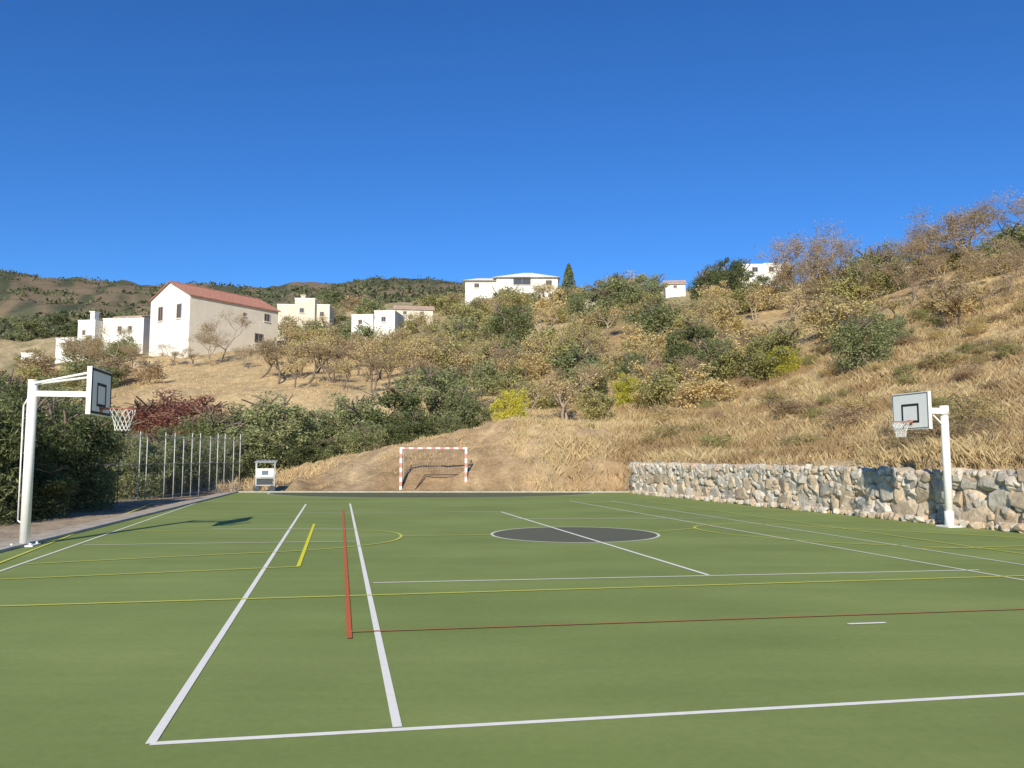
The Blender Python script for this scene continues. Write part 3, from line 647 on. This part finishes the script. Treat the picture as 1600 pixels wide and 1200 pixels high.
for rowY,y0,y1,n_ in ((73,470,800,7),(79,400,790,10),(85,440,780,10),(91,430,760,10),(98,455,740,11)):
    for k in range(n_):
        px=y0+(y1-y0)*(k+random.uniform(-.3,.3))/(n_-1); Y=rowY+random.uniform(-2,2)
        kd=random.random()
        tree('almond_tree','almond',px,Y,0,random.uniform(1.0,1.4),L_GO if kd<.7 else L_BR,'small golden leaved orchard tree on the straw coloured terrace','tree','orchard trees on the terraces',bark=M_BARK,hm=random.uniform(3.0,4.6))
def clear(px,Y,hm,w):
    X,z=on_ground(px,Y); dep=Y*cT+(z-H)*sT
    pyt=600-F*((z+hm-H)*cT-Y*sT)/dep; hw=w*hm/2*F/Y
    for a,b_,t,bb,hy in HZ:
        if Y<hy+8 and px+hw>a and px-hw<b_ and pyt<bb-3: return False
    return True
def scatter(n_,px0,px1,Y0,Y1,kinds,label,group,hr,wr,name='hillside_tree',cat='tree'):
    k=0; tries=0; placed=[]
    while k<n_ and tries<n_*30:
        tries+=1
        px=random.uniform(px0,px1); Y=random.uniform(Y0,Y1); hm=random.uniform(*hr); w=random.uniform(*wr)
        if any(abs(px-a)*Y/F<hm*w*.42 and abs(Y-c)<hm*.55 for a,c in placed): continue
        if not clear(px,Y,hm,w): continue
        if Y<36 and (px-800)/F*Y-wallX(Y)<1.0+hm*w*.5: continue
        placed.append((px,Y)); 
        kd,lm,lb=random.choice(kinds); tree(name if kd!='bare' else 'bare_tree',kd,px,Y,0,w,lm,lb+' '+label,cat,lb+' '+group,bark=M_TWIG if kd in('almond','bare') else M_BARK,hm=hm); k+=1
GOK=('far',L_GO,'golden brown leafy tree'); BRK=('bare',L_BR,'bare brown twiggy tree'); OLK=('far',L_OL,'grey green olive tree'); DKK=('far',L_DK,'dark green tree'); MXK=('far',L_MX,'yellowish olive green tree'); ALK=('almond',L_GO,'thin golden tree'); BLK=('far',L_BR,'brown leaved tree')
scatter(46,640,1250,98,140,[GOK,OLK,ALK,MXK,MXK,OLK,ALK,MXK],'on the upper hillside below the ridge','on the upper hillside',(3.2,5.6),(1.1,1.6))
scatter(40,680,1120,64,98,[GOK,ALK,MXK,OLK,ALK,MXK,GOK],'on the middle hillside','on the middle hillside',(2.6,4.8),(1.1,1.5))
scatter(24,440,740,101,150,[GOK,OLK,OLK,MXK,ALK],'between the village houses','between the village houses',(3,4.8),(1.1,1.7))
scatter(18,-60,240,72,120,[OLK,BLK,OLK,MXK],'around the houses at the left','around the left houses',(2.4,4),(1.2,1.6))
scatter(26,1120,1340,58,98,[BRK,ALK,MXK,GOK],'on the right hillside under the skyline','on the right hillside',(2.6,4.4),(1.1,1.5))
scatter(24,1300,1700,52,80,[BRK,ALK,GOK,MXK,BRK],'high on the right slope','high on the right slope',(1.8,3.4),(1.2,1.7))
scatter(18,820,1100,50,64,[ALK,GOK,BRK,MXK],'above the dry grass bank','above the dry grass bank',(1.8,3.2),(1.1,1.6))
scatter(14,0,560,165,240,[DKK,OLK,OLK,BLK],'on the far slope behind the houses','on the far slope',(4,6),(1.4,2.0))
SB=[('shrub',L_BR,'brown dry shrub'),('shrub',L_GO,'golden dry shrub'),('shrub',L_GO,'golden dry shrub'),('shrub',L_MX,'dull green shrub')]
scatter(95,1000,1680,22,60,SB,'in the dry grass above the boulder wall','above the boulder wall',(.5,1.4),(1.4,2.4),'dry_shrub','shrub')
scatter(10,560,990,44,50,SB,'on top of the dirt bank','on the dirt bank',(.4,.8),(1.2,2.0),'dry_shrub','shrub')

# ------------------------------------------------------------ grass and scrub as stuff
def blades(name,N,px0,px1,Y0,Y1,h,w,mt,label,tuft=.35,keep=None,seed=3,thr=-.15,off=1.7):
    rng=np.random.default_rng(seed); NT=N//9; C_=[];
    pxs=rng.uniform(px0,px1,NT*3); Ys=Y0*np.power(Y1/Y0,rng.uniform(0,1,NT*3)); k=0; sh=[]
    for px,Y in zip(pxs,Ys):
        if k>=NT: break
        X=(px-800)/F*Y
        if Y<35.8 and (X-wallX(Y))<.85: continue
        nn=noise.noise(Vector((X/2.2,Y/3.0,off)))
        if nn<thr+rng.uniform(-.25,.25): continue
        if keep and not keep(px,Y): continue
        k+=1; ts=rng.uniform(.55,1.35)*(1+nn*.6); s_=rng.uniform(0,1)
        for _ in range(9):
            x=X+rng.normal()*tuft*ts*.6; y=Y+rng.normal()*tuft*ts*.6; C_.append((x,y,h*ts*rng.uniform(.6,1.2),w*(.6+Y*.014),s_*.6+rng.uniform(0,.4)))
    f=[];v=[]
    for x,y,hh,ww,s_ in C_:
        z=tz(x,y)-.03; a=rng.uniform(0,3.14); dx,dy=math.cos(a)*ww,math.sin(a)*ww; lx,ly=rng.normal()*hh*.35,rng.normal()*hh*.35
        o=len(v); v+=[(x-dx,y-dy,z),(x+dx,y+dy,z),(x+lx*.4+dx*.6,y+ly*.4+dy*.6,z+hh*.6),(x+lx,y+ly,z+hh)]; f.append((o,o+1,o+2,o+3)); sh+=[s_]*4
    me=pymesh(name,v,f); at=me.attributes.new('shade','FLOAT','POINT'); at.data.foreach_set('value',sh)
    return tag(link(name,me,None,[mt]),label,'grass',kind='stuff')
GR1=leafmat('straw_grass',(.54,.38,.18),(.88,.71,.41),.35)
GR2=leafmat('rust_grass',(.42,.26,.13),(.66,.46,.25),.35)
GR3=leafmat('field_grass',(.50,.36,.17),(.76,.59,.32),.3)
blades('dry_grass',120000,800,1800,17,62,.30,.010,GR1,'tall dry straw coloured grass covering the slope above the boulder wall')
blades('rust_grass',70000,960,1800,17,62,.34,.010,GR2,'rusty brown weeds mixed into the dry slope grass',tuft=.55,seed=5,thr=0,off=6.3)
blades('field_grass',26000,130,900,56,100,.20,.013,GR3,'short straw stubble on the orchard terraces',tuft=.8,seed=6)
blades('bank_grass',12000,440,980,38,50,.16,.008,GR3,'thin dry grass along the top of the dirt bank',seed=8,keep=lambda px,Y:Y>42.5 or RN.uniform()<.3)
blades('verge_grass',4500,60,520,36.6,46,.25,.012,GR3,'dry weeds at the far left corner beyond the court',seed=9)
rng=np.random.default_rng(4); P=[]
k=0
while k<2400:
    px=rng.uniform(-250,900); Y=170*np.power(640/170,rng.uniform(0,1)); X=(px-800)/F*Y
    d=noise.fractal(Vector((X/60,Y/60,5.5)),.8,2.0,3)
    if d<rng.uniform(-.2,.4): continue
    z=tz(X,Y); k+=1; r_=rng.uniform(.9,2.2)*(1+Y/900)
    e=rng.normal(size=(14,3))*np.array([r_*.6,r_*.6,r_*.28]); P.append(e+np.array([X,Y,z+r_*.25]))
P=np.concatenate(P); me=leafs('hill_scrub',P,.8,.7)
tag(link('hill_scrub',me,None,[leafmat('scrub_leaf',(.085,.10,.05),(.20,.20,.105),.25)]),'dark scrub covering the distant hills','scrub',kind='stuff')

# ------------------------------------------------------------ light, sky, camera
EL=R(28); az=Vector((.15,.989,0)).normalized()
sd=Vector((az.x*math.cos(EL),az.y*math.cos(EL),-math.sin(EL)))
sl=bpy.data.lights.new('sun','SUN'); sl.energy=5.0; sl.angle=R(.5); sl.color=(1,.945,.81)
so=bpy.data.objects.new('sun',sl); C.objects.link(so); so.rotation_euler=sd.to_track_quat('-Z','Y').to_euler(); so.location=(-5,-20,20)
w=bpy.data.worlds.new('World'); bpy.context.scene.world=w; w.use_nodes=True; n=w.node_tree
sk=n.nodes.new('ShaderNodeTexSky'); sk.sky_type='NISHITA'; sk.sun_disc=False; sk.sun_elevation=EL; sk.sun_rotation=R(188); sk.altitude=1000; sk.dust_density=.3; sk.ozone_density=3.0; sk.air_density=1.0
hs=n.nodes.new('ShaderNodeHueSaturation'); hs.inputs['Saturation'].default_value=1.18
tint=n.nodes.new('ShaderNodeMixRGB'); tint.blend_type='MULTIPLY'; tint.inputs[0].default_value=1; tint.inputs[2].default_value=(.57,.92,1.32,1)
bg=n.nodes['Background']; bg.inputs['Strength'].default_value=.112
n.links.new(sk.outputs[0],hs.inputs['Color']); n.links.new(hs.outputs[0],tint.inputs[1]); n.links.new(tint.outputs[0],bg.inputs['Color'])
cam=bpy.data.cameras.new('camera'); co=bpy.data.objects.new('camera',cam); C.objects.link(co); co.location=(0,0,H); co.rotation_euler=(math.pi/2+T,0,0)
cam.sensor_width=36; cam.lens=F/1600*36; cam.clip_end=4000; cam.clip_start=.05
sc=bpy.context.scene; sc.camera=co; sc.view_settings.view_transform='Standard'; sc.view_settings.look='None'; sc.view_settings.exposure=0
